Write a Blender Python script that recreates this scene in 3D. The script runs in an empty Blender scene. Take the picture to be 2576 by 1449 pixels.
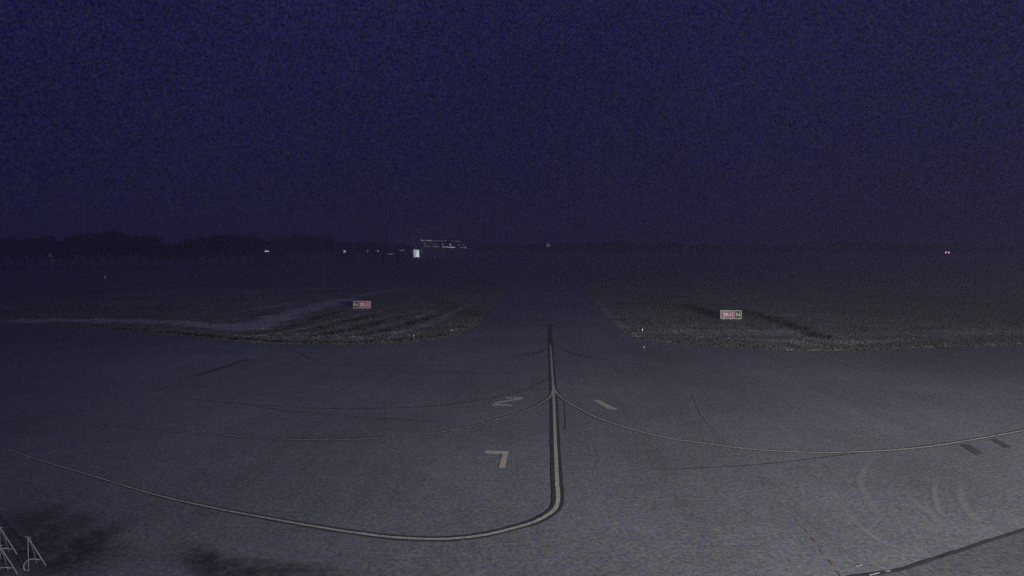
import bpy, bmesh, math, random
from mathutils import Vector, noise

random.seed(7)
sc = bpy.context.scene
col = sc.collection

# ------------------------------------------------------------------ camera
H = 8.7                      # eye height above the apron
F = 1620.0                   # focal length in pixels of the 2576 x 1449 view
CX, CY, HOR = 1288.0, 724.5, 630.0
PITCH = math.atan((CY - HOR) / F)
cd = bpy.data.cameras.new('camera')
cam = bpy.data.objects.new('camera', cd)
col.objects.link(cam)
cam.location = (0, 0, H)
cam.rotation_euler = (math.pi / 2 - PITCH, 0, 0)
cd.sensor_width = 36.0
cd.lens = 36.0 * F / 2576.0
cd.clip_start = 0.1
cd.clip_end = 12000
sc.camera = cam

# ------------------------------------------------------------------ world: clouded night sky
SKY_GAIN = 0.74
w = bpy.data.worlds.new('World')
sc.world = w
w.use_nodes = True
nt = w.node_tree
for n in list(nt.nodes):
    nt.nodes.remove(n)
N = nt.nodes.new
L = nt.links.new
out = N('ShaderNodeOutputWorld')
bg = N('ShaderNodeBackground')
L(bg.outputs[0], out.inputs[0])
tc = N('ShaderNodeTexCoord')
sep = N('ShaderNodeSeparateXYZ')
L(tc.outputs['Generated'], sep.inputs[0])
ramp = N('ShaderNodeValToRGB')
L(sep.outputs['Z'], ramp.inputs[0])
cr = ramp.color_ramp
cr.elements[0].position = 0.0
cr.elements[0].color = (0.0128, 0.0118, 0.042, 1)
cr.elements[1].position = 0.45
cr.elements[1].color = (0.0165, 0.0158, 0.062, 1)
e = cr.elements.new(0.10); e.color = (0.0118, 0.0112, 0.046, 1)
e = cr.elements.new(0.30); e.color = (0.0128, 0.0124, 0.057, 1)
e = cr.elements.new(1.0); e.color = (0.036, 0.033, 0.165, 1)  # zenith brighter than the sky in view, added as fill on the ground
# slow bands of thin cloud, and sensor grain imitated by fine noise in the sky colour
n1 = N('ShaderNodeTexNoise'); n1.inputs['Scale'].default_value = 2.2; n1.inputs['Detail'].default_value = 3
L(tc.outputs['Generated'], n1.inputs['Vector'])
m1 = N('ShaderNodeMapRange'); m1.inputs[1].default_value = 0.3; m1.inputs[2].default_value = 0.7
m1.inputs[3].default_value = 0.88; m1.inputs[4].default_value = 1.14
L(n1.outputs[0], m1.inputs[0])
n2 = N('ShaderNodeTexNoise'); n2.inputs['Scale'].default_value = 280; n2.inputs['Detail'].default_value = 3
n2.inputs['Roughness'].default_value = 0.75
L(tc.outputs['Generated'], n2.inputs['Vector'])
m2 = N('ShaderNodeMapRange'); m2.inputs[1].default_value = 0.3; m2.inputs[2].default_value = 0.7
m2.inputs[3].default_value = 0.1; m2.inputs[4].default_value = 2.0
L(n2.outputs[0], m2.inputs[0])
mu = N('ShaderNodeMath'); mu.operation = 'MULTIPLY'
L(m1.outputs[0], mu.inputs[0]); L(m2.outputs[0], mu.inputs[1])
vm = N('ShaderNodeVectorMath'); vm.operation = 'SCALE'
L(ramp.outputs[0], vm.inputs[0]); L(mu.outputs[0], vm.inputs['Scale'])
n3 = N('ShaderNodeTexNoise'); n3.inputs['Scale'].default_value = 150; n3.inputs['Detail'].default_value = 4
n3.inputs['Roughness'].default_value = 0.8
L(tc.outputs['Generated'], n3.inputs['Vector'])
tint = N('ShaderNodeValToRGB')
tint.color_ramp.elements[0].position = 0.36; tint.color_ramp.elements[0].color = (1.25, 1.3, 0.72, 1)
tint.color_ramp.elements[1].position = 0.64; tint.color_ramp.elements[1].color = (0.75, 0.68, 1.38, 1)
L(n3.outputs[0], tint.inputs[0])
vt = N('ShaderNodeVectorMath'); vt.operation = 'MULTIPLY'
L(vm.outputs[0], vt.inputs[0]); L(tint.outputs[0], vt.inputs[1])
L(vt.outputs[0], bg.inputs[0])
bg.inputs[1].default_value = SKY_GAIN

# ------------------------------------------------------------------ the terminal's apron floodlights (behind and right of the camera)
def spot(name, loc, target, power, color, angle, blend, size):
    ld = bpy.data.lights.new(name, 'SPOT')
    ld.energy = power
    ld.color = color
    ld.spot_size = math.radians(angle)
    ld.spot_blend = blend
    ld.shadow_soft_size = size
    o = bpy.data.objects.new(name, ld)
    col.objects.link(o)
    o.location = loc
    o.rotation_euler = (Vector(target) - Vector(loc)).to_track_quat('-Z', 'Y').to_euler()
    return o
LAMPS = [((27, -22, 10.5), (18, 28, 0), 225000, (0.98, 0.965, 0.88), 100, .4, -4.0),
         ((40, -10, 12.0), (25, 20, 0), 90000, (0.98, 0.97, 0.90), 100, .4, -8.0)]
for loc, tgt, pw, c, ang, sz, cut in LAMPS:
    spot('floodlight_beam', loc, tgt, pw, c, ang, 1.0, sz)

# ------------------------------------------------------------------ render look
sc.view_settings.view_transform = 'Standard'
sc.view_settings.look = 'None'
sc.view_settings.exposure = 0.0
sc.view_settings.gamma = 1.0
sc.cycles.use_denoising = False
sc.cycles.max_bounces = 4
sc.cycles.diffuse_bounces = 2
sc.cycles.volume_bounces = 1
sc.cycles.transparent_max_bounces = 12
sc.cycles.sample_clamp_indirect = 0.2
sc.cycles.sample_clamp_direct = 2.5

# ------------------------------------------------------------------ helpers
CP, SP = math.cos(PITCH), math.sin(PITCH)
def ray(u, v):
    a, b = (u - CX) / F, (CY - v) / F
    return Vector((a, CP + b * SP, -SP + b * CP))
def G(u, v, z=0.0):
    """the ground point seen at (u, v) of the 2576-pixel view"""
    d = ray(u, v)
    t = (z - H) / d.z
    return Vector((d.x * t, d.y * t, z))
def P(u, v, depth):
    """the point at distance `depth` (metres north of the camera) seen at (u, v)"""
    d = ray(u, v)
    t = depth / d.y
    return Vector((d.x * t, depth, H + d.z * t))

def tag(o, label=None, cat=None, group=None, kind=None):
    if label: o['label'] = label
    if cat: o['category'] = cat
    if group: o['group'] = group
    if kind: o['kind'] = kind
    return o
def empty(name, loc=(0, 0, 0), rz=0.0):
    o = bpy.data.objects.new(name, None)
    col.objects.link(o)
    o.location = loc
    o.rotation_euler = (0, 0, rz)
    return o
def mesh_obj(name, verts, faces, mat, parent=None, smooth=False):
    me = bpy.data.meshes.new(name)
    me.from_pydata([tuple(v) for v in verts], [], faces)
    me.update()
    if smooth:
        for p in me.polygons: p.use_smooth = True
    me.materials.append(mat)
    o = bpy.data.objects.new(name, me)
    col.objects.link(o)
    if parent: o.parent = parent
    return o
class MB:
    def __init__(s): s.v = []; s.f = []
    def box(s, cx, cy, cz, sx, sy, sz):
        b = len(s.v)
        for dz in (-.5, .5):
            for dx, dy in ((-.5, -.5), (.5, -.5), (.5, .5), (-.5, .5)):
                s.v.append((cx + dx * sx, cy + dy * sy, cz + dz * sz))
        for q in ((3, 2, 1, 0), (4, 5, 6, 7), (0, 1, 5, 4), (1, 2, 6, 5), (2, 3, 7, 6), (3, 0, 4, 7)):
            s.f.append([b + i for i in q])
        return s
    def tube(s, pts, r, n=8, r2=None):
        pts = [Vector(p) for p in pts]
        b0 = len(s.v)
        for i, p in enumerate(pts):
            t = (pts[min(i + 1, len(pts) - 1)] - pts[max(i - 1, 0)]).normalized()
            a = t.cross(Vector((0, 0, 1)))
            if a.length < 0.05: a = t.cross(Vector((1, 0, 0)))
            a.normalize(); c = t.cross(a)
            k = i / max(1, len(pts) - 1)
            rr = r if r2 is None else r + (r2 - r) * k
            for j in range(n):
                an = 2 * math.pi * j / n
                s.v.append(tuple(p + a * math.cos(an) * rr + c * math.sin(an) * rr))
        for i in range(len(pts) - 1):
            for j in range(n):
                a0 = b0 + i * n + j; a1 = b0 + i * n + (j + 1) % n
                s.f.append([a0, a1, a1 + n, a0 + n])
        s.f.append([b0 + j for j in range(n)][::-1])
        s.f.append([b0 + (len(pts) - 1) * n + j for j in range(n)])
        return s
    def build(s, name, mat, parent=None, smooth=False):
        return mesh_obj(name, s.v, s.f, mat, parent, smooth)
def copy_tree(o, parent=None):
    c = o.copy(); col.objects.link(c)
    if parent: c.parent = parent
    for ch in list(o.children): copy_tree(ch, c)
    return c
def smooth_line(pts, step=0.6):
    """Catmull-Rom through 3-D points"""
    P_ = [Vector(p) for p in pts]
    P_ = [P_[0] * 2 - P_[1]] + P_ + [P_[-1] * 2 - P_[-2]]
    res = []
    for i in range(1, len(P_) - 2):
        a, b, c, d = P_[i - 1:i + 3]
        n = max(2, int((c - b).length / step))
        for k in range(n):
            t = k / n
            res.append(0.5 * ((2 * b) + (c - a) * t + (2 * a - 5 * b + 4 * c - d) * t * t + (3 * b - a - 3 * c + d) * t ** 3))
    res.append(P_[-2])
    return res
def ribbon(name, pts, width, z, mat, parent, jitter=0.0, w2=None):
    v, f = [], []
    n = len(pts)
    for i, p in enumerate(pts):
        t = pts[min(i + 1, n - 1)] - pts[max(i - 1, 0)]
        t.z = 0; t.normalize()
        s = Vector((-t.y, t.x, 0))
        ww = width if w2 is None else width + (w2 - width) * i / (n - 1)
        j1 = 1 + jitter * noise.noise(Vector((i * 0.9, width * 31, z * 977)))
        j2 = 1 + jitter * noise.noise(Vector((i * 0.9, 50 + width * 31, z * 977)))
        a = p + s * ww / 2 * j1; b = p - s * ww / 2 * j2
        v += [(a.x, a.y, z), (b.x, b.y, z)]
    for i in range(n - 1):
        f.append([2 * i, 2 * i + 1, 2 * i + 3, 2 * i + 2])
    return mesh_obj(name, v, f, mat, parent)

# ------------------------------------------------------------------ materials
def mat(name, color, rough=0.8, metal=0.0, emit=None, estr=0.0, var=0.15, scale=3.0, spec=0.3, bump=0.0):
    m = bpy.data.materials.new(name)
    m.use_nodes = True
    t = m.node_tree; b = t.nodes['Principled BSDF']
    b.inputs['Roughness'].default_value = rough
    b.inputs['Metallic'].default_value = metal
    b.inputs['Specular IOR Level'].default_value = spec
    c = t.nodes.new('ShaderNodeTexCoord')
    n = t.nodes.new('ShaderNodeTexNoise'); n.inputs['Scale'].default_value = scale; n.inputs['Detail'].default_value = 5
    t.links.new(c.outputs['Object'], n.inputs['Vector'])
    r = t.nodes.new('ShaderNodeMapRange')
    r.inputs[1].default_value = 0.25; r.inputs[2].default_value = 0.75
    r.inputs[3].default_value = 1 - var; r.inputs[4].default_value = 1 + var
    t.links.new(n.outputs[0], r.inputs[0])
    v = t.nodes.new('ShaderNodeVectorMath'); v.operation = 'SCALE'
    v.inputs[0].default_value = color
    t.links.new(r.outputs[0], v.inputs['Scale'])
    t.links.new(v.outputs[0], b.inputs['Base Color'])
    if bump:
        bp = t.nodes.new('ShaderNodeBump'); bp.inputs['Strength'].default_value = bump
        t.links.new(n.outputs[0], bp.inputs['Height']); t.links.new(bp.outputs[0], b.inputs['Normal'])
    if emit:
        b.inputs['Emission Color'].default_value = (*emit, 1)
        b.inputs['Emission Strength'].default_value = estr
    return m

def asphalt(name, base, blue=1.12, speck=0.75):
    """worn grey asphalt: aggregate speckle, broad wear, long paver streaks"""
    m = bpy.data.materials.new(name); m.use_nodes = True
    t = m.node_tree; b = t.nodes['Principled BSDF']
    b.inputs['Roughness'].default_value = 0.82
    b.inputs['Specular IOR Level'].default_value = 0.06
    c = t.nodes.new('ShaderNodeTexCoord')
    def nz(scale, det, rough, lo, hi, a=0.3, bb=0.7, mapv=None):
        n = t.nodes.new('ShaderNodeTexNoise')
        n.inputs['Scale'].default_value = scale; n.inputs['Detail'].default_value = det
        n.inputs['Roughness'].default_value = rough
        if mapv:
            mp = t.nodes.new('ShaderNodeMapping'); mp.inputs['Scale'].default_value = mapv
            mp.inputs['Rotation'].default_value = (0, 0, 0.12)
            t.links.new(c.outputs['Object'], mp.inputs[0]); t.links.new(mp.outputs[0], n.inputs['Vector'])
        else:
            t.links.new(c.outputs['Object'], n.inputs['Vector'])
        r = t.nodes.new('ShaderNodeMapRange')
        r.inputs[1].default_value = a; r.inputs[2].default_value = bb
        r.inputs[3].default_value = lo; r.inputs[4].default_value = hi
        t.links.new(n.outputs[0], r.inputs[0])
        return r.outputs[0], n
    s1, _ = nz(0.07, 5, 0.7, 0.78, 1.22)
    s2, _ = nz(7.0, 6, 0.85, 1 - speck, 1 + speck, 0.28, 0.72)
    s3, _ = nz(1.6, 6, 0.85, 0.8, 1.2)
    s4, _ = nz(0.5, 3, 0.5, 0.93, 1.07, mapv=(1.6, 0.05, 1))
    def mul(x, y):
        q = t.nodes.new('ShaderNodeMath'); q.operation = 'MULTIPLY'
        t.links.new(x, q.inputs[0]); t.links.new(y, q.inputs[1]); return q.outputs[0]
    k = mul(mul(s1, s2), mul(s3, s4))
    # stones of bluish and brownish tint
    n5 = t.nodes.new('ShaderNodeTexNoise'); n5.inputs['Scale'].default_value = 3.5; n5.inputs['Detail'].default_value = 5
    n5.inputs['Roughness'].default_value = 0.8
    t.links.new(c.outputs['Object'], n5.inputs['Vector'])
    rp = t.nodes.new('ShaderNodeValToRGB')
    rp.color_ramp.elements[0].position = 0.36; rp.color_ramp.elements[0].color = (base * .90, base * .90, base * blue * 1.25, 1)
    rp.color_ramp.elements[1].position = 0.62; rp.color_ramp.elements[1].color = (base * 1.05, base * 1.07, base * .88, 1)
    t.links.new(n5.outputs[0], rp.inputs[0])
    v = t.nodes.new('ShaderNodeVectorMath'); v.operation = 'SCALE'
    t.links.new(rp.outputs[0], v.inputs[0]); t.links.new(k, v.inputs['Scale'])
    t.links.new(v.outputs[0], b.inputs['Base Color'])
    return m

M = {}
M['apron'] = asphalt('worn_asphalt', 0.20)
M['slab'] = asphalt('darker_asphalt', 0.135)
M['runway'] = asphalt('runway_asphalt', 0.12)
M['yellow'] = mat('yellow_paint', (0.50, 0.475, 0.40), 0.7, var=0.42, scale=7)
M['orange'] = mat('faded_yellow_paint', (0.56, 0.50, 0.40), 0.7, var=0.4, scale=7)
M['black'] = mat('black_paint', (0.055, 0.055, 0.06), 0.75, var=0.3, scale=1.5)
M['tar'] = mat('tar_seal', (0.045, 0.045, 0.05), 0.8, var=0.4, scale=1.2)
M['patch'] = mat('black_over_paint', (0.085, 0.08, 0.09), 0.8, var=0.25, scale=3)
M['red'] = mat('red_paint', (0.27, 0.17, 0.175), 0.7, var=0.3, scale=4)
M['white'] = mat('white_paint', (0.75, 0.75, 0.75), 0.6, var=0.1)
M['tube'] = mat('galvanised_tube', (0.20, 0.19, 0.235), 0.5, var=0.15)
M['steel'] = mat('painted_steel', (0.42, 0.42, 0.44), 0.5, metal=0.3)
M['frame'] = mat('sign_frame_aluminium', (0.62, 0.62, 0.66), 0.5)
M['signred'] = mat('sign_red_panel', (0.34, 0.12, 0.17), 0.45, emit=(0.75, 0.33, 0.48), estr=0.06, var=0.1)
M['signblack'] = mat('sign_black_panel', (0.03, 0.03, 0.03), 0.45, emit=(0.6, 0.65, 0.6), estr=0.006)
M['letter'] = mat('sign_white_letters', (0.8, 0.8, 0.78), 0.45, emit=(1, .8, .9), estr=0.17, var=0.05)
M['letter_y'] = mat('sign_yellow_letter', (0.75, 0.7, 0.40), 0.45, emit=(1, 1, .8), estr=0.12, var=0.05)
M['bark'] = mat('tree_bark', (0.09, 0.07, 0.05), 0.95, var=0.3)
M['leaf'] = mat('dark_foliage', (0.04, 0.055, 0.03), 0.9, var=0.5, scale=0.4)
M['concrete'] = mat('facade_concrete', (0.20, 0.20, 0.21), 0.85, var=0.12, scale=0.2)
M['roof'] = mat('roof_sheet', (0.12, 0.12, 0.13), 0.7, var=0.2, scale=0.3)
M['dark'] = mat('unlit_glass', (0.03, 0.03, 0.035), 0.25)
M['sock_o'] = mat('windsock_orange', (0.5, 0.16, 0.05), 0.8)
M['sock_w'] = mat('windsock_white', (0.85, 0.85, 0.82), 0.8)
M['rubber'] = mat('black_rubber', (0.03, 0.03, 0.03), 0.8)
def lampmat(name, c, s):
    m = mat(name, (0.3, 0.3, 0.3), 0.4, emit=c, estr=s, var=0.0)
    return m

# ------------------------------------------------------------------ ground shapes
ctr = G(1393, 999)
left_edge = [(1345, 655), (1316, 685), (1290, 712), (1264, 744), (1239, 776), (1218, 803), (1203, 820), (1186, 832),
             (1160, 843), (1120, 851), (1050, 859), (950, 865), (800, 867), (640, 862), (520, 852), (400, 840), (250, 828),
             (100, 819), (0, 813), (-200, 803)]
right_edge = [(1409, 655), (1438, 685), (1464, 718), (1484, 746), (1501, 773), (1528, 800), (1553, 824), (1580, 843),
              (1620, 855), (1700, 864), (1800, 872), (1950, 880), (2060, 884), (2250, 880), (2400, 875), (2576, 868), (2800, 860)]
LE = smooth_line([G(*p) for p in left_edge], 2.0)
RE = smooth_line([G(*p) for p in right_edge], 2.0)
poly = LE[:] + [Vector((LE[-1].x - 40, LE[-1].y, 0)), Vector((LE[-1].x - 40, -70, 0)),
                Vector((RE[-1].x + 40, -70, 0)), Vector((RE[-1].x + 40, RE[-1].y, 0))] + RE[::-1]
POLY = [(p.x, p.y) for p in poly]
def inside(x, y):
    c = False; n = len(POLY); j = n - 1
    for i in range(n):
        xi, yi = POLY[i]; xj, yj = POLY[j]
        if (yi > y) != (yj > y) and x < (xj - xi) * (y - yi) / (yj - yi) + xi: c = not c
        j = i
    return c
bm = bmesh.new()
vs = [bm.verts.new((x, y, 0)) for x, y in POLY]
fc = bm.faces.new(vs)
if fc.normal.z < 0: fc.normal_flip()
ex = bmesh.ops.extrude_face_region(bm, geom=[fc])
bmesh.ops.translate(bm, vec=(0, 0, -0.3), verts=[g for g in ex['geom'] if isinstance(g, bmesh.types.BMVert)])
bmesh.ops.triangulate(bm, faces=bm.faces[:])
bmesh.ops.recalc_face_normals(bm, faces=bm.faces[:])
me = bpy.data.meshes.new('apron'); bm.to_mesh(me); bm.free()
me.materials.append(M['apron'])
apron = bpy.data.objects.new('apron', me); col.objects.link(apron)
tag(apron, 'grey worn asphalt apron narrowing into a taxiway', kind='structure')

# runway beyond the signs
rw = mesh_obj('runway', [(-900, LE[0].y + 2, -.02), (900, LE[0].y + 2, -.02), (900, LE[0].y + 47, -.02), (-900, LE[0].y + 47, -.02)],
              [[0, 1, 2, 3]], M['runway'])
tag(rw, 'dark runway crossing beyond the taxiway', kind='structure')
ty = LE[0].y + 2.0
tw = mesh_obj('taxiway', [(LE[0].x, LE[0].y + .05, -.03), (RE[0].x, LE[0].y + .05, -.03), (RE[0].x + 8, ty, -.03), (LE[0].x - 8, ty, -.03)],
              [[0, 1, 2, 3]], M['runway'])
tag(tw, 'taxiway throat meeting the runway', kind='structure')

# ------------------------------------------------------------------ grass with dry mown swathes, a pale track, dark ruts and painted shade
bands = [  # (points in the view, width in metres, dryness)
    ([(60, 806), (250, 806), (400, 809), (500, 815), (600, 821), (650, 821)], 3.8, 0.8),
    ([(600, 826), (640, 820), (690, 803), (760, 781), (830, 762), (880, 752)], 4.2, 0.9),
    ([(900, 745), (980, 730), (1100, 714), (1200, 698)], 3.0, 0.55),
    ([(560, 790), (640, 778), (740, 760)], 2.0, 0.35),
    ([(620, 844), (700, 839), (780, 820), (850, 803), (930, 787)], 1.2, 0.6),
    ([(700, 846), (790, 836), (870, 818), (950, 800), (1030, 785)], 1.2, 0.6),
    ([(800, 846), (880, 838), (950, 822), (1030, 802), (1100, 780)], 1.2, 0.65),
    ([(900, 847), (980, 838), (1050, 822), (1110, 800), (1180, 765)], 1.3, 0.6),
    ([(680, 847), (800, 849), (940, 848), (1020, 843)], 1.0, 0.7),
    ([(640, 863), (760, 868), (900, 866)], 0.5, 0.6),
    ([(300, 826), (420, 834), (540, 845), (640, 853), (780, 858), (930, 856), (1040, 850), (1110, 841)], 1.5, -1.2),  # ditch, with the shade along the apron edge painted dark
    ([(640, 838), (720, 824), (790, 800), (860, 779)], 1.3, -1.1),
    ([(720, 838), (790, 825), (860, 808), (940, 790)], 1.3, -1.1),
    ([(790, 842), (870, 829), (940, 811), (1010, 794)], 1.3, -1.1),
    ([(900, 840), (960, 830), (1030, 812), (1090, 792)], 1.3, -1.1),
    ([(560, 798), (580, 812), (610, 822)], 0.8, -0.7),
    ([(1060, 735), (1120, 760), (1190, 790)], 4.0, -0.3),
    ([(1860, 778), (1930, 797), (2000, 820), (2062, 846)], 2.4, -1.3),
    ([(1720, 764), (1770, 778), (1812, 790)], 2.4, -1.1),  # cast shadow of the right sign, painted into the grass
    ([(1990, 868), (2080, 868), (2200, 866), (2330, 860), (2450, 850)], 0.45, -0.9),
    ([(1700, 858), (1800, 866), (1900, 872), (2000, 874)], 0.9, -0.6),
    ([(1780, 848), (1880, 852), (1980, 858), (2040, 866)], 1.8, 0.6),
    ([(2040, 850), (2120, 862), (2200, 858), (2300, 852)], 2.0, 0.45),
    ([(1990, 881), (2100, 879), (2250, 875), (2420, 869), (2600, 862)], 0.7, 0.85),
    ([(1690, 833), (1850, 836), (2000, 836), (2200, 838), (2576, 835)], 5.0, 0.3),
    ([(1502, 760), (1530, 788), (1560, 815), (1600, 846), (1680, 858)], 0.8, 0.7),
    ([(0, 745), (300, 742), (600, 735), (900, 722)], 6.0, 0.25),
]
BL = []
for pts, wd, val in bands:
    g = smooth_line([G(*p) for p in pts], 1.5)
    xs = [p.x for p in g]; ys = [p.y for p in g]
    BL.append((g, wd / 2, val, min(xs) - wd, max(xs) + wd, min(ys) - wd, max(ys) + wd))
def dry_and_shade(x, y):
    d = 0.16 * noise.noise(Vector((x * .12, y * .12, 3))) + 0.3 * noise.noise(Vector((x * .7, y * .3, 9)))
    wob = 1 + 0.8 * noise.noise(Vector((x * .35, y * .35, 1))) + 0.35 * noise.noise(Vector((x * 1.3, y * 1.1, 5)))
    for g, hw, val, x0, x1, y0, y1 in BL:
        if x < x0 or x > x1 or y < y0 or y > y1: continue
        best = min((p.x - x) ** 2 + (p.y - y) ** 2 for p in g)
        q = math.sqrt(best) / (hw * wob)
        if q < 1.25:
            d += val * min(1.0, max(0.0, (1.25 - q) / 0.5))
    return max(-1.0, min(1.0, d))
def grass_mat(name, lo, mid, hi):
    m = bpy.data.materials.new(name); m.use_nodes = True
    t = m.node_tree; b = t.nodes['Principled BSDF']
    b.inputs['Roughness'].default_value = 0.95; b.inputs['Specular IOR Level'].default_value = 0.05
    at = t.nodes.new('ShaderNodeAttribute'); at.attribute_name = 'dry_and_shade'
    r = t.nodes.new('ShaderNodeMapRange'); r.inputs[1].default_value = -1; r.inputs[2].default_value = 1
    t.links.new(at.outputs['Fac'], r.inputs[0])
    rp = t.nodes.new('ShaderNodeValToRGB'); e = rp.color_ramp.elements
    e[0].position = 0.1; e[0].color = (*lo, 1); e[1].position = 0.95; e[1].color = (*hi, 1)
    k = e.new(0.5); k.color = (*mid, 1)
    t.links.new(r.outputs[0], rp.inputs[0])
    c = t.nodes.new('ShaderNodeTexCoord')
    n = t.nodes.new('ShaderNodeTexNoise'); n.inputs['Scale'].default_value = 2.2; n.inputs['Detail'].default_value = 6
    n.inputs['Roughness'].default_value = 0.8
    t.links.new(c.outputs['Object'], n.inputs['Vector'])
    n2 = t.nodes.new('ShaderNodeTexNoise'); n2.inputs['Scale'].default_value = 0.06; n2.inputs['Detail'].default_value = 4
    t.links.new(c.outputs['Object'], n2.inputs['Vector'])
    r2 = t.nodes.new('ShaderNodeMapRange'); r2.inputs[1].default_value = .28; r2.inputs[2].default_value = .72
    r2.inputs[3].default_value = .6; r2.inputs[4].default_value = 1.4
    t.links.new(n.outputs[0], r2.inputs[0])
    r3 = t.nodes.new('ShaderNodeMapRange'); r3.inputs[1].default_value = .3; r3.inputs[2].default_value = .7
    r3.inputs[3].default_value = .8; r3.inputs[4].default_value = 1.2
    t.links.new(n2.outputs[0], r3.inputs[0])
    mu = t.nodes.new('ShaderNodeMath'); mu.operation = 'MULTIPLY'
    t.links.new(r2.outputs[0], mu.inputs[0]); t.links.new(r3.outputs[0], mu.inputs[1])
    v = t.nodes.new('ShaderNodeVectorMath'); v.operation = 'SCALE'
    t.links.new(rp.outputs[0], v.inputs[0]); t.links.new(mu.outputs[0], v.inputs['Scale'])
    t.links.new(v.outputs[0], b.inputs['Base Color'])
    return m
M['grass'] = grass_mat('grass_ground', (0.035, 0.035, 0.035), (0.195, 0.198, 0.18), (0.52, 0.52, 0.47))
M['blades'] = grass_mat('grass_blades', (0.055, 0.055, 0.05), (0.10, 0.102, 0.088), (0.23, 0.23, 0.2))

X0, X1, Y0, Y1 = -84.0, 84.0, 50.0, 152.0
CS = 0.75
nx, ny = int((X1 - X0) / CS), int((Y1 - Y0) / CS)
verts, dry = [], []
for j in range(ny + 1):
    for i in range(nx + 1):
        x, y = X0 + i * CS, Y0 + j * CS
        if inside(x, y):
            z = -0.12; dv = 0.0
        else:
            dv = dry_and_shade(x, y)
            z = -0.04 + 0.05 * noise.noise(Vector((x * .4, y * .4, 0))) + (0.05 * dv if dv > 0 else 0.12 * dv)
        if i in (0, nx) or j in (0, ny): z = -0.12
        verts.append((x, y, z)); dry.append(dv)
faces = [[j * (nx + 1) + i, j * (nx + 1) + i + 1, (j + 1) * (nx + 1) + i + 1, (j + 1) * (nx + 1) + i] for j in range(ny) for i in range(nx)]
# the rest of the field out to the horizon
XE0, XE1, YE0, YE1 = X0, X0 + nx * CS, Y0, Y0 + ny * CS
B = 6000.0
for q in ([(-B, -400), (B, -400), (B, YE0), (-B, YE0)], [(-B, YE1), (B, YE1), (B, B), (-B, B)],
          [(-B, YE0), (XE0, YE0), (XE0, YE1), (-B, YE1)], [(XE1, YE0), (B, YE0), (B, YE1), (XE1, YE1)]):
    b0 = len(verts)
    verts += [(x, y, -0.12) for x, y in q]; dry += [0.0] * 4
    faces.append([b0, b0 + 1, b0 + 2, b0 + 3])
grass = mesh_obj('grass', verts, faces, M['grass'])
at = grass.data.attributes.new('dry_and_shade', 'FLOAT', 'POINT')
at.data.foreach_set('value', dry)
tag(grass, 'mown airfield grass with dry swathes', kind='structure')

# tufts standing on it, thickest where the headlands show texture
tv, tf, td = [], [], []
rnd = random.Random(11)
cnt = 0
while cnt < 34000:
    y = 54 + 96 * rnd.random() ** 1.7
    x = rnd.uniform(-0.84, 0.84) * y
    if abs(x) > 82 or inside(x, y): continue
    dv = dry_and_shade(x, y)
    if dv < -0.5 and rnd.random() < 0.75: continue
    cnt += 1
    hgt = rnd.uniform(-.02, .045) * min(1, (158 - y) / 50) * (1.5 if dv > .4 else 1.0) * (1.9 if rnd.random() < .04 else 1)
    for k in range(2):
        a = rnd.uniform(0, math.pi); ww = rnd.uniform(.06, .2)
        dx, dy = math.cos(a) * ww, math.sin(a) * ww
        lx, ly = rnd.uniform(-.08, .08), rnd.uniform(-.08, .08)
        b0 = len(tv)
        tv += [(x - dx, y - dy, -.06), (x + dx, y + dy, -.06), (x + lx + dx * .3, y + ly + dy * .3, hgt), (x + lx - dx * .5, y + ly - dy * .5, hgt * .8)]
        tf.append([b0, b0 + 1, b0 + 2, b0 + 3]); td += [max(-1, min(1, dv + rnd.uniform(-.1, .1)))] * 4
tufts = mesh_obj('grass_tufts', tv, tf, M['blades'])
at = tufts.data.attributes.new('dry_and_shade', 'FLOAT', 'POINT'); at.data.foreach_set('value', td)
tag(tufts, 'short tufts of grass growing along the apron edge and around the signs', 'grass', kind='stuff')

# ------------------------------------------------------------------ painted lines, seals and marks on the apron
zc = [0.002]
def zz(step=0.0004):
    zc[0] += step
    return zc[0]
def line(name, pts, width, m, z=None, jitter=0.0, step=0.4, label=None, w2=None):
    o = ribbon(name, smooth_line([G(*p) for p in pts], step), width, zz() if z is None else z, m, apron, jitter, w2)
    if label: o['label'] = label
    return o
def soft_line(name, pts, width, m):
    g = smooth_line([G(*p) for p in pts], .3); z = zz(.0002)
    v, f, ed = [], [], []
    n = len(g)
    for i, p in enumerate(g):
        t = g[min(i + 1, n - 1)] - g[max(i - 1, 0)]; t.z = 0; t.normalize()
        q = Vector((-t.y, t.x, 0))
        end = min(1.0, min(i, n - 1 - i) / max(1, n * .3))
        off = .25 * width * noise.noise(Vector((i * .25, width * 7, z * 900)))
        for k in range(5):
            o = (k / 4 - .5) * width + off
            c = p + q * o
            v.append((c.x, c.y, z)); ed.append((0, .75, 1, .75, 0)[k] * end)
    for i in range(n - 1):
        for k in range(4):
            a = i * 5 + k; f.append([a, a + 1, a + 6, a + 5])
    o = mesh_obj(name, v, f, m, apron)
    at = o.data.attributes.new('edge', 'FLOAT', 'POINT'); at.data.foreach_set('value', ed)
    return o
def edge_alpha(m, sock):
    t = m.node_tree; b = t.nodes['Principled BSDF']
    a = t.nodes.new('ShaderNodeAttribute'); a.attribute_name = 'edge'
    q = t.nodes.new('ShaderNodeMath'); q.operation = 'MULTIPLY'
    t.links.new(sock, q.inputs[0]); t.links.new(a.outputs['Fac'], q.inputs[1]); t.links.new(q.outputs[0], b.inputs['Alpha'])
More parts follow.
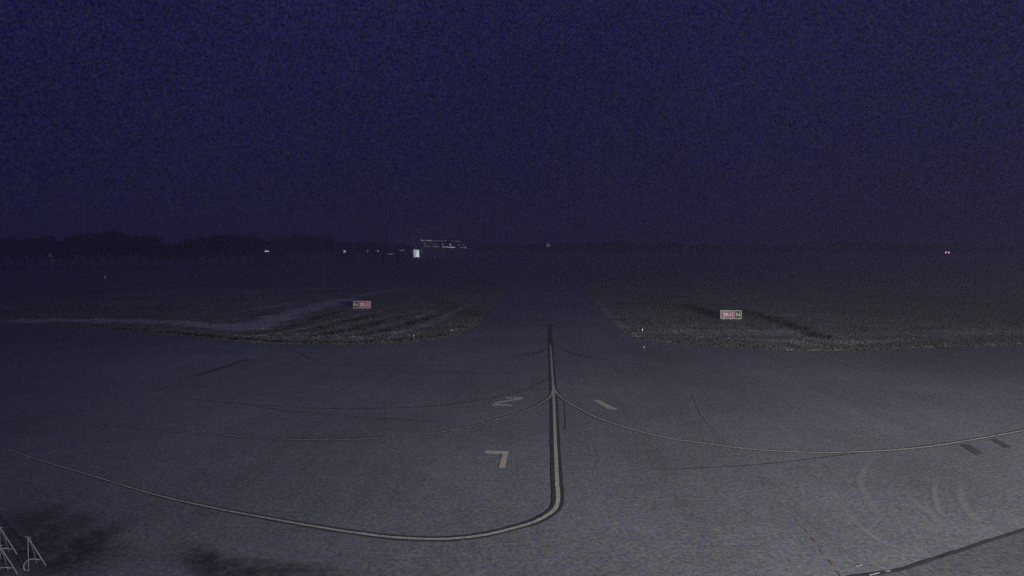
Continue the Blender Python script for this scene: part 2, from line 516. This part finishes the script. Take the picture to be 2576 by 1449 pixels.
# tar seals
seals = [
    ([(1381, 951), (1324, 979), (1260, 997), (1129, 1017), (1029, 1025), (870, 1028), (711, 1023), (560, 1012), (420, 995)], .09, 'thin dark seal curving off to the left of the yellow line'),
    ([(1109, 1061), (1009, 1055), (910, 1049), (800, 1040), (640, 1024)], .07, None),
    ([(1308, 939), (1180, 938), (1029, 936), (900, 931)], .10, None),
    ([(734, 878), (802, 911), (850, 916), (1000, 920), (1200, 918)], .12, None),
    ([(618, 904), (572, 920), (524, 938)], .16, None),
    ([(1381, 872), (1356, 886), (1318, 894), (1275, 896)], .13, None),
    ([(1402, 872), (1439, 886), (1476, 898), (1520, 905)], .13, None),
    ([(1672, 1181), (1865, 1172), (1993, 1160), (2100, 1147), (2206, 1134), (2330, 1121), (2419, 1111)], .065, 'thin dark seal running under the right hand yellow curve'),
    ([(1420, 965), (1500, 968), (1580, 972)], .08, None),
    ([(1422, 1080), (1421, 1040), (1419, 1010)], .04, None),
    ([(380, 985), (450, 968), (520, 972)], .12, None),
    ([(1800, 1085), (1760, 1040), (1740, 990)], .018, None),
    ([(2380, 930), (2480, 935), (2576, 930)], .08, None),
]
for pts, wd, lab in seals:
    line('tar_seal', pts, wd, M['tar'], jitter=1.2, label=lab, step=.3)
# darker asphalt beyond the seal in the lower right corner, and the seal itself
sl = [(1880, 1512), (2070, 1475), (2142, 1451), (2249, 1437), (2334, 1411), (2419, 1385), (2504, 1356), (2576, 1334), (2700, 1296), (2900, 1232), (3300, 1120)]
g = smooth_line([G(*p) for p in sl], .5)
pv = [(p.x, p.y, .0035) for p in g] + [(g[-1].x, -20, .0035), (g[0].x, -20, .0035)]
mesh_obj('asphalt_slab', pv, [list(range(len(pv)))[::-1]], M['slab'], apron)['label'] = 'darker slab of asphalt in the lower right corner'
line('tar_seal', sl, .13, M['tar'], jitter=.5, label='wide black seal curving across the lower right corner', z=.0095)
# pale turning scrubs
def wear_mat():
    m = mat('scrubbed_asphalt', (0.40, 0.40, 0.40), 0.85, var=0.2, scale=4)
    t = m.node_tree; b = t.nodes['Principled BSDF']
    n = t.nodes.new('ShaderNodeTexNoise'); n.inputs['Scale'].default_value = 1.5; n.inputs['Detail'].default_value = 6
    c = t.nodes.new('ShaderNodeTexCoord'); t.links.new(c.outputs['Object'], n.inputs['Vector'])
    r = t.nodes.new('ShaderNodeMapRange'); r.inputs[1].default_value = .4; r.inputs[2].default_value = .7
    r.inputs[3].default_value = .3; r.inputs[4].default_value = .6
    t.links.new(n.outputs[0], r.inputs[0]); edge_alpha(m, r.outputs[0])
    return m
M['wear'] = wear_mat()
def stain_shade_mat():  # dark smears, and the shade of the lower left corner painted on
    m = mat('stain_and_shade', (0.045, 0.045, 0.05), 0.8, var=0.2, scale=4)
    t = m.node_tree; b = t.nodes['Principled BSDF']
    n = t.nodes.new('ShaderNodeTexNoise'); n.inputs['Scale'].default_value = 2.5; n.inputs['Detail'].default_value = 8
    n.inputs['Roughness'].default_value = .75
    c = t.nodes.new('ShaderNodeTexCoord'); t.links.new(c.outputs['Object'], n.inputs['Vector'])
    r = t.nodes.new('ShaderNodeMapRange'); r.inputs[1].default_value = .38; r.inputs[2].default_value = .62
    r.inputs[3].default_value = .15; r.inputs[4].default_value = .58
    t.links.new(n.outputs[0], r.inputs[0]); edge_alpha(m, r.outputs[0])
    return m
M['stain_shade'] = stain_shade_mat()
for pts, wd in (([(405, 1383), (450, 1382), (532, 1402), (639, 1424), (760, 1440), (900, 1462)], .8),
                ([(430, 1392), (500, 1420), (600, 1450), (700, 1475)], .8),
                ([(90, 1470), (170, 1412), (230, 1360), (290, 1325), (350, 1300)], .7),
                ([(-60, 1300), (60, 1325), (140, 1345), (230, 1380)], 1.8),  # broad ribbon painting the corner's shade onto the apron
                ([(-60, 1385), (60, 1400), (160, 1400), (300, 1440)], 1.6),  # second ribbon of painted corner shade
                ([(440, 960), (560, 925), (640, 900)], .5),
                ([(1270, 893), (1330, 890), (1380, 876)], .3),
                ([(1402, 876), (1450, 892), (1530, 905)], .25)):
    soft_line('stain_and_shade', pts, wd * 1.7, M['stain_shade'])
def Z6(x, y): return ((3140 + x / 2.414) * .67083, (1560 + y / 2.414) * .67083)
for arc, wd in (([Z6(420, 310), Z6(300, 400), Z6(225, 520), Z6(215, 650), Z6(300, 800), Z6(450, 950), Z6(600, 1060), Z6(800, 1180)], .28),
                ([Z6(600, 640), Z6(720, 800), Z6(880, 920), Z6(1000, 1120)], .3),
                ([Z6(1130, 560), Z6(1120, 700), Z6(1170, 860), Z6(1270, 960), Z6(1290, 1060)], .3),
                ([Z6(60, 820), Z6(180, 980), Z6(420, 1150), Z6(700, 1260)], .25),
                ([Z6(900, 560), Z6(880, 700), Z6(930, 860), Z6(1060, 1000)], .2)):
    soft_line('scrub_mark', arc, wd * 1.2, M['wear'])
# yellow lines with black borders
left_sweep = [(1403, 1225), (1403, 1266), (1387, 1290), (1348, 1312), (1308, 1325), (1228, 1345), (1149, 1355), (1089, 1357),
              (1009, 1354), (939, 1347), (809, 1328), (639, 1298), (511, 1273), (383, 1243), (256, 1205), (149, 1173), (77, 1151), (20, 1131)]
left_branch = [(1391, 975), (1387, 995), (1367, 1011), (1328, 1031), (1268, 1051), (1188, 1073), (1069, 1093), (949, 1103), (830, 1107),
               (711, 1105), (639, 1101), (511, 1092), (380, 1080), (250, 1065)]
right_branch = [(1392, 970), (1399, 987), (1415, 1003), (1447, 1023), (1507, 1053), (1586, 1079), (1677, 1102), (1738, 1111), (1865, 1128),
                (1972, 1136), (2078, 1139), (2206, 1135), (2334, 1124), (2462, 1104), (2576, 1083), (2720, 1052)]
main = [(1384, 815), (1385, 868), (1389, 935), (1393, 999), (1397, 1110), (1402, 1225)]
Z0 = 0.0115
line('black_border', right_branch, .27, M['black'], z=Z0, jitter=.15)
line('black_border', left_branch, .27, M['black'], z=Z0 + 0.00075, jitter=.15)
line('black_border', main, .46, M['black'], z=Z0 + 0.00150, jitter=.12, w2=.44)
line('black_border', left_sweep[0:], .44, M['black'], z=Z0 + 0.00225, jitter=.12, w2=.07)
line('yellow_line', right_branch, .115, M['yellow'], z=Z0 + 0.00300, label='thin yellow line curving away to the right edge')
line('yellow_line', left_branch, .115, M['yellow'], z=Z0 + 0.00375, w2=.07, label='thin yellow line curving away to the left')
line('yellow_line', main[1:], .15, M['yellow'], z=Z0 + 0.00450, label='straight yellow taxi line with black borders running up the middle')
line('yellow_line', left_sweep, .155, M['yellow'], z=Z0 + 0.00525, w2=.045, label='bold yellow line sweeping round to the lower left')
# painted characters
def Z4(x, y): return ((1740 + x / 3.623) * .67083, (1440 + y / 3.623) * .67083)
def flat(name, pts, m, z, label):
    v = [G(*p) for p in pts]
    o = mesh_obj(name, [(p.x, p.y, z) for p in v], [list(range(len(v)))], m, apron)
    o['label'] = label
    if o.data.polygons[0].normal.z < 0: o.data.flip_normals()
    return o
flat('painted_number', [Z4(280, 905), Z4(607, 915), Z4(557, 1142), Z4(470, 1142), Z4(525, 952), Z4(285, 945)], M['orange'], .009,
     'painted angular stand number like a seven left of the yellow line')
def strokes(name, segs, wd, m, z, label):
    v, f = [], []
    for a, b in segs:
        A, Bv = G(*a), G(*b)
        t = (Bv - A); t.z = 0; t.normalize(); s = Vector((-t.y, t.x, 0)) * wd / 2
        b0 = len(v)
        for p in (A + s, A - s, Bv - s, Bv + s): v.append((p.x, p.y, z + .0004 * (b0 // 4)))
        f.append([b0, b0 + 1, b0 + 2, b0 + 3])
    o = mesh_obj(name, v, f, m, apron); o['label'] = label
    return o
strokes('painted_number', [(Z4(560, 185), Z4(795, 193)), (Z4(800, 196), Z4(410, 262)), (Z4(385, 282), Z4(650, 292))], .36, M['orange'], .009,
        'small painted zigzag stand number two')
strokes('painted_number', [(Z4(1800, 222), Z4(1985, 325)), (Z4(1950, 322), Z4(2070, 343))], .40, M['orange'], .009,
        'short painted stroke of stand number one right of the fork')
flat('black_patch', [Z6(1110, 262), Z6(1190, 258), Z6(1325, 340), Z6(1265, 355)], M['patch'], .013, 'black painted rectangle, the nearer of two')
flat('black_patch', [Z6(1385, 215), Z6(1440, 208), Z6(1575, 282), Z6(1530, 295)], M['patch'], .013, 'black painted rectangle, the farther of two')
for a, b in ((Z6(165, 1366), Z6(225, 1352)), (Z6(290, 1446), Z6(385, 1423)), (Z6(440, 1412), Z6(480, 1405))):
    A, Bv = G(*a), G(*b)
    ribbon('white_dash', [A, (A + Bv) / 2, Bv], .035, .016, M['white'], apron)
reds = [(1923, 1217), (1967, 1268), (2008, 1313), (2031, 1336), (2049, 1358), (2070, 1387), (2093, 1415), (2115, 1445)]
for i, (u, v) in enumerate(reds):
    A = G(u - 4, v - 5); Bv = G(u + 6, v + 7)
    ribbon('red_dash', [A, (A + Bv) / 2, Bv], .07 + .03 * (i > 3), .009, M['red'], apron)
A = G(2076, 1170); Bv = G(2086, 1179)
ribbon('red_dash', [A, (A + Bv) / 2, Bv], .07, .009, M['red'], apron)

# ------------------------------------------------------------------ taxiway guidance signs
def text_mesh(s, size):
    cu = bpy.data.curves.new('t', 'FONT'); cu.body = s; cu.size = size; cu.align_x = 'CENTER'; cu.align_y = 'CENTER'
    cu.extrude = 0.006; cu.offset = 0.008 * size; cu.resolution_u = 3
    o = bpy.data.objects.new('t', cu); col.objects.link(o)
    bpy.context.view_layer.update()
    me = bpy.data.meshes.new_from_object(o.evaluated_get(bpy.context.evaluated_depsgraph_get()))
    bpy.data.objects.remove(o); bpy.data.curves.remove(cu)
    return me
def letters(name, s, size, x, z, y, m, parent, sx=1.0):
    me = text_mesh(s, size); me.name = name
    me.materials.clear(); me.materials.append(m)
    xs = [v.co.x for v in me.vertices]; ys = [v.co.y for v in me.vertices]
    cx, cy = (min(xs) + max(xs)) / 2, (min(ys) + max(ys)) / 2
    for v in me.vertices:
        v.co = Vector((x + (v.co.x - cx) * sx, y - v.co.z, z + (v.co.y - cy)))
    o = bpy.data.objects.new(name, me); col.objects.link(o); o.parent = parent
    return o
def sign(loc, rz, black_left, label):
    r = empty('taxiway_sign', loc, rz)
    tag(r, label, 'sign', 'guidance signs beside the taxiway')
    W, HT, B0, BZ = 2.62, 1.08, 0.09, 0.10
    fr = MB()
    fr.box(0, 0, BZ + HT - B0 / 2, W, .24, B0).box(0, 0, BZ + B0 / 2, W, .24, B0)
    fr.box(-W / 2 + B0 / 2, 0, BZ + HT / 2, B0, .24, HT - 2 * B0).box(W / 2 - B0 / 2, 0, BZ + HT / 2, B0, .24, HT - 2 * B0)
    fr.box(0, .09, BZ + HT / 2, W - 2 * B0, .05, HT - 2 * B0)
    fr.build('frame', M['frame'], r)
    IW, IH = W - 2 * B0, HT - 2 * B0
    bw = 0.66
    s = -1 if black_left else 1
    xb = s * (IW / 2 - bw / 2); xr = -s * (bw / 2)
    rp = MB().box(xr, -.03, BZ + HT / 2, IW - bw - .02, .1, IH).build('red_panel', M['signred'], r)
    bp = MB().box(xb, -.03, BZ + HT / 2, bw - .01, .1, IH).build('black_panel', M['signblack'], r)
    letters('lettering', '29-11', .66, xr, BZ + HT / 2, -.09, M['letter'], rp, .88)
    letters('lettering', 'N', .66, xb, BZ + HT / 2, -.09, M['letter_y'], bp)
    for x in (-.95, 0, .95):
        MB().tube([(x, 0, 0), (x, 0, BZ + .02)], .035).box(x, 0, -.02, .2, .2, .05).build('leg', M['steel'], r)
    return r
def face(loc): return math.atan2(-loc.x, loc.y) * 0.0
l1 = G(911, 777); sign((l1.x, l1.y, 0), math.radians(3), True, 'sign with black N panel at its left end and pink red 29-11 panel')
l2 = G(1838, 804); sign((l2.x, l2.y, 0), math.radians(-3), False, 'sign with red 29-11 panel and black N panel at its right end')

# ------------------------------------------------------------------ taxiway edge lights
def edge_light(u, v, label, e):
    g = G(u, v)
    r = empty('edge_light', (g.x, g.y, 0)); tag(r, label, 'edge light', 'low edge lights along the grass')
    MB().tube([(0, 0, -.05), (0, 0, .03)], .12, 12).build('base', M['roof'], r)
    MB().tube([(0, 0, .03), (0, 0, .26)], .025).build('stem', M['roof'], r)
    MB().tube([(0, 0, .26), (0, 0, .30), (0, 0, .38), (0, 0, .41)], .065, 12, .045).build('lens', lampmat('edge_lens', (.85, .88, 1), e), r)
edge_light(1616, 837, 'bright edge light on the grass right of the taxiway mouth', .7)
edge_light(1620, 882, 'faint edge light at the apron edge below the brighter one', .06)
edge_light(1136, 838, 'dim edge light left of the taxiway mouth', .08)
edge_light(1041, 852, 'dim edge light farther left at the dark grass edge', .08)

# ------------------------------------------------------------------ pale A-frame stands, lower left corner
D0 = 17.8
def stand_mesh():
    S = 1.4907 * F / D0       # source pixels per metre
    def q(x, y, dy=0.0): return Vector(((x - 110) / S, dy, (2134 - y) / S))
    r = empty('a_frame_stand')
    MB().tube([q(110, 2012), q(111, 2050, -.02), q(112, 2096, -.04), q(113, 2134, -.06)], .011, 6).build('leg', M['tube'], r)
    MB().tube([q(111, 2014), q(122, 2048, .06), q(138, 2090, .12), q(152, 2128, .17), q(154, 2134, .18)], .014, 6).build('leg', M['tube'], r)
    MB().tube([q(111, 2014), q(106, 2080, .22), q(103, 2134, .34)], .008, 6).build('brace', M['tube'], r)
    MB().tube(smooth_line([q(140, 2107, .12), q(126, 2099, .05), q(112, 2097, -.04), q(103, 2106, -.08), q(99, 2118, -.1), q(103, 2130, -.1), q(110, 2132, -.1), q(122, 2130, -.1)], .03), .016, 6).build('hooked_rail', M['tube'], r)
    MB().tube([q(98, 2009), q(110, 2012), q(122, 2015)], .012, 6).build('top_bar', M['tube'], r)
    return r
st = stand_mesh()
for k, (u, v, lab) in enumerate(((110, 2134, 'pale thin A-frame stand with hooked rail, rightmost of the three in the dark corner'),
                                 (4, 2092, 'pale A-frame stand cut by the left edge of the view, behind the others'),
                                 (1, 2166, 'pale A-frame stand whose slanting leg shows in the bottom left corner'))):
    o = st if k == 0 else copy_tree(st)
    g = G(u * .67083, v * .67083)
    o.location = (g.x, g.y, 0.0)
    tag(o, lab, 'stand', 'pale stands in the lower left corner')

# ------------------------------------------------------------------ unseen masts of the two apron floodlights, each with a visor sheet added to shade the air above
for (loc, tgt, pw, c, ang, sz, cut), lab in zip(LAMPS, ('unseen floodlight mast with an added broad visor, the one behind the camera on the right', 'taller floodlight mast farther out to the right, unseen, with an added broad visor')):
    d = Vector((tgt[0] - loc[0], tgt[1] - loc[1], 0)); rz = math.atan2(-d.x, d.y)
    fm = empty('floodlight_mast', (loc[0], loc[1], 0), rz); tag(fm, lab, 'floodlight', 'apron floodlight masts')
    MB().tube([(0, -1.4, -.1), (0, -1.4, loc[2] + .8)], .16, 10, .1).build('mast', M['steel'], fm)
    MB().box(0, -.95, loc[2], 2.4, .35, 1.3).box(0, -1.2, loc[2], .2, .3, .3).build('lamp_housing', M['steel'], fm)
    v = MB().box(0, 3.0, 0, 9.0, 8.0, .04)
    ca = math.radians(cut); hgt = loc[2] + .55
    v.v = [(x, y, hgt + z + (y + 1) * math.tan(ca) - .35) for x, y, z in v.v]
    v.build('blocker', M['roof'], fm)

# ------------------------------------------------------------------ windsock and marker posts
g = G(131, 706)
ws = empty('windsock', (g.x, g.y, 0)); tag(ws, 'pale striped windsock hanging slack on a thin mast before the dark trees', 'windsock')
hz = 7.9
MB().tube([(0, 0, -.1), (0, 0, hz)], .08, 8, .05).build('mast', M['steel'], ws)
sk = [(-.1, 0, hz - .1), (-.35, 0, hz - .5), (-.05, 0, hz - 1.1), (.45, 0, hz - 1.8), (.85, 0, hz - 2.3), (1.05, 0, hz - 2.9)]
sock = MB().tube(sk[0:2], .34, 12, .34).build('sock_ring', M['sock_w'], ws)
for i, m in ((1, 'sock_w'), (2, 'sock_o'), (3, 'sock_w'), (4, 'sock_o')):
    MB().tube(sk[i:i + 2], .36 - .04 * i, 12, .32 - .04 * i).build('sock_band', M[m], ws)
g = G(265, 706)
mp = empty('marker_post', (g.x, g.y, 0)); tag(mp, 'slim white marker post in the dark grass on the left', 'post')
MB().tube([(0, 0, -.1), (0, 0, 2.0)], .07, 8).build('pole', M['steel'], mp)
MB().tube([(0, 0, .6), (0, 0, 1.3)], .14, 10).build('collar', lampmat('glowing_band', (.7, .72, 1), .10), mp)  # collar's pale shine put in as emission, no lamp here

# ------------------------------------------------------------------ far buildings
DB = 830.0
sp = F / DB
def building_block():
    a = P(1052, 650, DB); b = P(1184, 650, DB + 40)
    x0, x1 = a.x, b.x
    r = empty('terminal_building', ((x0 + x1) / 2, DB + 12, 0))
    tag(r, 'dark long building with three rows of tiny lit windows on the horizon', 'building')
    W = x1 - x0
    top = P(1100, 600, DB).z
    b_ = MB().box(0, 14, top / 2, W, 24, top).build('wall', M['concrete'], r)
    MB().box(0, 14, top + .4, W + 1.2, 25.2, .8).build('roof', M['roof'], r)
    rows = [(604.4, [1060, 1064, 1069, 1071, 1076, 1081, 1086, 1093, 1098, 1103, 1110, 1116, 1122, 1138, 1148, 1153, 1157], .35),
            (613.0, [1067, 1070, 1090, 1096, 1113, 1133, 1155, 1166], .35),
            (619.6, [1068, 1074, 1080, 1090, 1097, 1103, 1114, 1120, 1126, 1132, 1138, 1143, 1160, 1166, 1171], .5)]
    bright = {(0, 1060): .9, (0, 1064): .7, (0, 1076): 1, (0, 1081): 1, (0, 1086): .8, (1, 1113): 1.1, (1, 1133): 1.9,
              (2, 1114): 1.1, (2, 1120): 1.1, (2, 1126): 1.8, (2, 1132): 2.2, (2, 1138): 2.6, (2, 1143): 1.7, (2, 1171): 1.0, (2, 1097): 1.0}
    mats = {}
    for ri, (v, us, base) in enumerate(rows):
        for u in us:
            e = bright.get((ri, u), base)
            key = round(e, 1)
            if key not in mats: mats[key] = lampmat('lit_window', (.86, .92, .86), key * WIN)
            p = P(u, v + (u - 1060) * .028, DB + 13)
            MB().box(p.x - r.location.x, 1.92, p.z, 2.0, .12, 1.3).build('window', mats[key], r)
    return r
WIN = 0.75
building_block()
# lit hangar door
a = P(1041, 647, DB); b = P(1055, 627, DB)
hg = empty('hangar', ((a.x + b.x) / 2 - 6, DB - 2, 0)); tag(hg, 'dark hangar whose tall doorway shines white green', 'hangar')
hw, hh = b.x - a.x, b.z
ox = (a.x + b.x) / 2 - hg.location.x
hs = MB()
hs.box(ox - hw / 2 - 9, 8, 5.8, 18, 16, 11.6).box(ox + hw / 2 + 1.5, 8, 5.8, 3, 16, 11.6).box(ox, 8, hh + .5, hw, 16, max(.8, 11.6 - hh + .4))
hs.build('wall', M['concrete'], hg)
rf = MB(); rf.v = [(ox - hw / 2 - 18.4, -.4, 11.7), (ox + hw / 2 + 3.4, -.4, 11.7), (ox - 7.5, -.4, 13.6), (ox - hw / 2 - 18.4, 16.4, 11.7), (ox + hw / 2 + 3.4, 16.4, 11.7), (ox - 7.5, 16.4, 13.6)]
rf.f = [[0, 1, 2], [3, 5, 4], [0, 2, 5, 3], [1, 4, 5, 2], [0, 3, 4, 1]]
rf.build('roof', M['roof'], hg)
MB().box(ox, 1.6, hh / 2, hw - .1, .1, hh - .1).build('doorway', lampmat('lit_doorway', (.52, .54, .56), 2.6), hg)
MB().box(ox + hw * .22, 1.3, hh * .36, hw * .5, .12, hh * .66).build('door', lampmat('bright_interior', (.82, 1.0, .93), 9), hg)
MB().box(ox - hw * .17, 1.3, hh * .36, hw * .24, .12, hh * .66).build('door', lampmat('half_lit_interior', (.40, .48, .47), 2.4), hg)
# low sheds to the left with single lit windows
def shed(u, v, wpx, hpx, e, W, label, color=(.85, .85, .95), split=False, dist=400):
    p = P(u, v, dist)
    r = empty('shed', (p.x, dist, 0)); tag(r, label, 'shed', 'low sheds along the far field')
    top = p.z + 2.2
    MB().box(0, 5, top / 2, W, 10, top).build('wall', M['concrete'], r)
    rf = MB(); rf.v = [(-W / 2 - .4, -.4, top), (W / 2 + .4, -.4, top), (W / 2 + .4, 10.4, top), (-W / 2 - .4, 10.4, top), (-W / 2 - .4, 5, top + 1.6), (W / 2 + .4, 5, top + 1.6)]
    rf.f = [[0, 1, 5, 4], [2, 3, 4, 5], [0, 4, 3], [1, 2, 5], [0, 3, 2, 1]]
    rf.build('roof', M['roof'], r)
    s = dist / F
    mm = lampmat('shed_window', color, e)
    if split:
        for d in (-1, 1): MB().box(d * wpx * s * .4, -.05, p.z, wpx * s * .3, .12, hpx * s).build('window', mm, r)
    else:
        MB().box(0, -.05, p.z, wpx * s, .12, hpx * s).build('window', mm, r)
    return r
shed(671, 632, 10, 2.6, .95, 15, 'low shed with one bright wide lit window, farthest left of the sheds')
shed(867, 632.5, 5, 5, .62, 9, 'small shed with two slim dim windows side by side')
shed(925, 632.2, 3, 2.5, .3, 8, 'shed with a tiny faint square window')
shed(951, 632, 4, 3, .35, 7, 'shed with a faint lit window left of the hangar')
shed(982, 639, 14, 2, .16, 12, 'long shed with a very faint low strip of light')
shed(1011, 630, 12, 1.6, .25, 8, 'shed with a thin dim light strip just left of the hangar')
# a dim lamp beyond the taxiway
g = P(1379, 616, 560)
lm = empty('lamp_mast', (g.x, 560, 0)); tag(lm, 'tall mast with a very dim bluish lamp beyond the taxiway', 'lamp')
MB().tube([(0, 0, 0), (0, 0, g.z - 1)], .25, 8, .15).build('mast', M['steel'], lm)
MB().tube([(0, 0, g.z - 1.9), (0, 0, g.z - 1.1), (0, 0, g.z + .8), (0, 0, g.z + 1.4)], 1.7, 12, 1.2).build('lamp_globe', lampmat('dim_lamp', (.55, .7, .85), .16), lm)
# twin red obstruction lights on the right
g = P(2383, 635, 560)
ob = empty('obstruction_light_mast', (g.x, 560, 0)); tag(ob, 'short mast carrying two pinkish white lights on the far right', 'lights')
MB().tube([(-1.3, 0, 0), (-1.3, 0, g.z - .3)], .09).tube([(1.3, 0, 0), (1.3, 0, g.z - .3)], .09).build('mast', M['steel'], ob)
MB().box(0, 0, g.z - .5, 3.6, .12, .12).build('crossbar', M['steel'], ob)
for x, e in ((-1.28, 4.0), (1.28, 6.0)):
    MB().tube([(x, -.3, g.z - .55), (x, -.3, g.z - .3), (x, -.3, g.z + .3), (x, -.3, g.z + .5)], .52, 12, .42).build('lamp', lampmat('pink_lamp', (1.0, .42, .68), e), ob)

# ------------------------------------------------------------------ trees
def crown_mesh(seed, rx, rz, n, trunk_h):
    rr = random.Random(seed)
    lobes = []
    for k in range(9):
        a = rr.uniform(0, 2 * math.pi); q = rr.uniform(.15, .62)
        lobes.append((math.cos(a) * rx * q, math.sin(a) * rx * q, trunk_h + rz * rr.uniform(.35, 1.45), rr.uniform(.32, .55) * rx, rr.uniform(.3, .45) * rz))
    lobes.append((0, 0, trunk_h + rz, rx * .6, rz * .6))
    v, f = [], []
    for i in range(n):
        lx, ly, lz, r1, r2 = rr.choice(lobes)
        d = Vector((rr.gauss(0, 1), rr.gauss(0, 1), rr.gauss(0, 1))).normalized() * (rr.random() ** .4)
        c = Vector((lx + d.x * r1, ly + d.y * r1, lz + d.z * r2))
        s = rr.uniform(.22, .62)
        a = Vector((rr.gauss(0, 1), rr.gauss(0, 1), rr.gauss(0, 1))).normalized() * s
        b = Vector((rr.gauss(0, 1), rr.gauss(0, 1), rr.gauss(0, 1))).normalized() * s
        b0 = len(v)
        v += [tuple(c - a), tuple(c + b), tuple(c + a * .8), tuple(c - b * .7)]
        f.append([b0, b0 + 1, b0 + 2, b0 + 3])
    me = bpy.data.meshes.new('crown'); me.from_pydata(v, [], f); me.update(); me.materials.append(M['leaf'])
    return me
def trunk_mesh(seed, h):
    rr = random.Random(seed)
    t = MB().tube([(0, 0, -.3), (.1, 0, h * .5), (.0, .15, h), (-.1, .1, h * 1.7)], .34, 8, .12)
    for k in range(4):
        a = rr.uniform(0, 6.28)
        t.tube([(0, 0, h * rr.uniform(.7, 1.0)), (math.cos(a) * 1.5, math.sin(a) * 1.5, h * 1.4), (math.cos(a) * 2.8, math.sin(a) * 2.8, h * 1.9)], .13, 6, .04)
    me = bpy.data.meshes.new('trunk'); me.from_pydata(t.v, [], t.f); me.update(); me.materials.append(M['bark'])
    return me
kinds = [(crown_mesh(1, 5.2, 5.2, 2200, 3.2), trunk_mesh(1, 3.4)), (crown_mesh(2, 6.4, 5.0, 2600, 3.0), trunk_mesh(2, 3.2)),
         (crown_mesh(3, 4.4, 6.2, 2000, 3.0), trunk_mesh(3, 3.4)), (crown_mesh(4, 5.8, 5.6, 2400, 2.6), trunk_mesh(4, 3.0))]
HT = []
for cm, tm in kinds: HT.append(max(v.co.z for v in cm.vertices))
ti = [0]
def tree(x, y, h, label, group, rr):
    k = rr.randrange(4); s = h / HT[k]
    r = empty('broadleaf_tree', (x, y, -.1), rr.uniform(0, 6.28)); r.scale = (s * rr.uniform(.95, 1.25), s * rr.uniform(.95, 1.25), s)
    tag(r, label, 'tree', group)
    for nm, me in (('trunk', kinds[k][1]), ('crown', kinds[k][0])):
        o = bpy.data.objects.new(nm, me); col.objects.link(o); o.parent = r
rr = random.Random(5)
prof = [(-120, 588), (0, 592), (60, 596), (110, 588), (150, 600), (215, 582), (300, 578), (350, 584), (400, 606), (440, 612), (500, 598), (550, 580),
        (620, 586), (680, 604), (735, 582), (800, 590), (860, 602), (930, 606), (1000, 608)]
def prof_at(u):
    for (a, va), (b, vb) in zip(prof, prof[1:]):
        if a <= u <= b: return va + (vb - va) * (u - a) / (b - a)
    return 606
u = -110.0
while u < 1012:
    d = 330 + rr.uniform(-25, 25) + max(0, u - 500) * .35
    v = prof_at(u) + rr.uniform(-2, 6)
    p = P(u, v, d)
    if u > 640 and rr.random() < .0: pass
    if u > 640: d = 470 + rr.uniform(-15, 40); p = P(u, v, d)
    if True:
        lab = ('dark tall tree in the clump at the left end of the horizon' if u < 420 else 'dark tree in the lower middle stretch of the left tree line')
        tree(p.x, d, p.z, lab, 'clumped trees at the left end' if u < 420 else 'middle stretch of the tree line', rr)
    u += rr.uniform(20, 34)
# more distant trees behind, closing the gaps, right across the horizon
u = 430.0
while u < 2640:
    d = 960 + rr.uniform(-40, 60) if u < 1210 else 640 + rr.uniform(-40, 60)
    if 1035 < u < 1190: v = 606 + rr.uniform(-2, 3)
    elif u < 1035: v = prof_at(u) + 4 + rr.uniform(-2, 5)
    else: v = 609 + 4 * math.sin(u * .011) + rr.uniform(-3, 5)
    p = P(u, v, d)
    tree(p.x, d, max(7, p.z), 'distant dark tree on the far horizon beyond the runway', 'far trees along the horizon', rr)
    u += rr.uniform(17, 30)

# ------------------------------------------------------------------ damp night air
hb = MB().box(0, 1500, 17, 5200, 3600, 37)      # from 1.5 m below ground to above the tallest thing
hm = bpy.data.materials.new('night_haze'); hm.use_nodes = True
t = hm.node_tree
for n in list(t.nodes): t.nodes.remove(n)
o_ = t.nodes.new('ShaderNodeOutputMaterial'); pv_ = t.nodes.new('ShaderNodeVolumePrincipled')
pv_.inputs['Color'].default_value = (1.0, 0.97, 0.88, 1)
pv_.inputs['Density'].default_value = 0.0019
pv_.inputs['Anisotropy'].default_value = 0.65
t.links.new(pv_.outputs[0], o_.inputs['Volume'])
hz_ = hb.build('haze', hm); tag(hz_, 'thin damp night air over the airfield', kind='stuff')
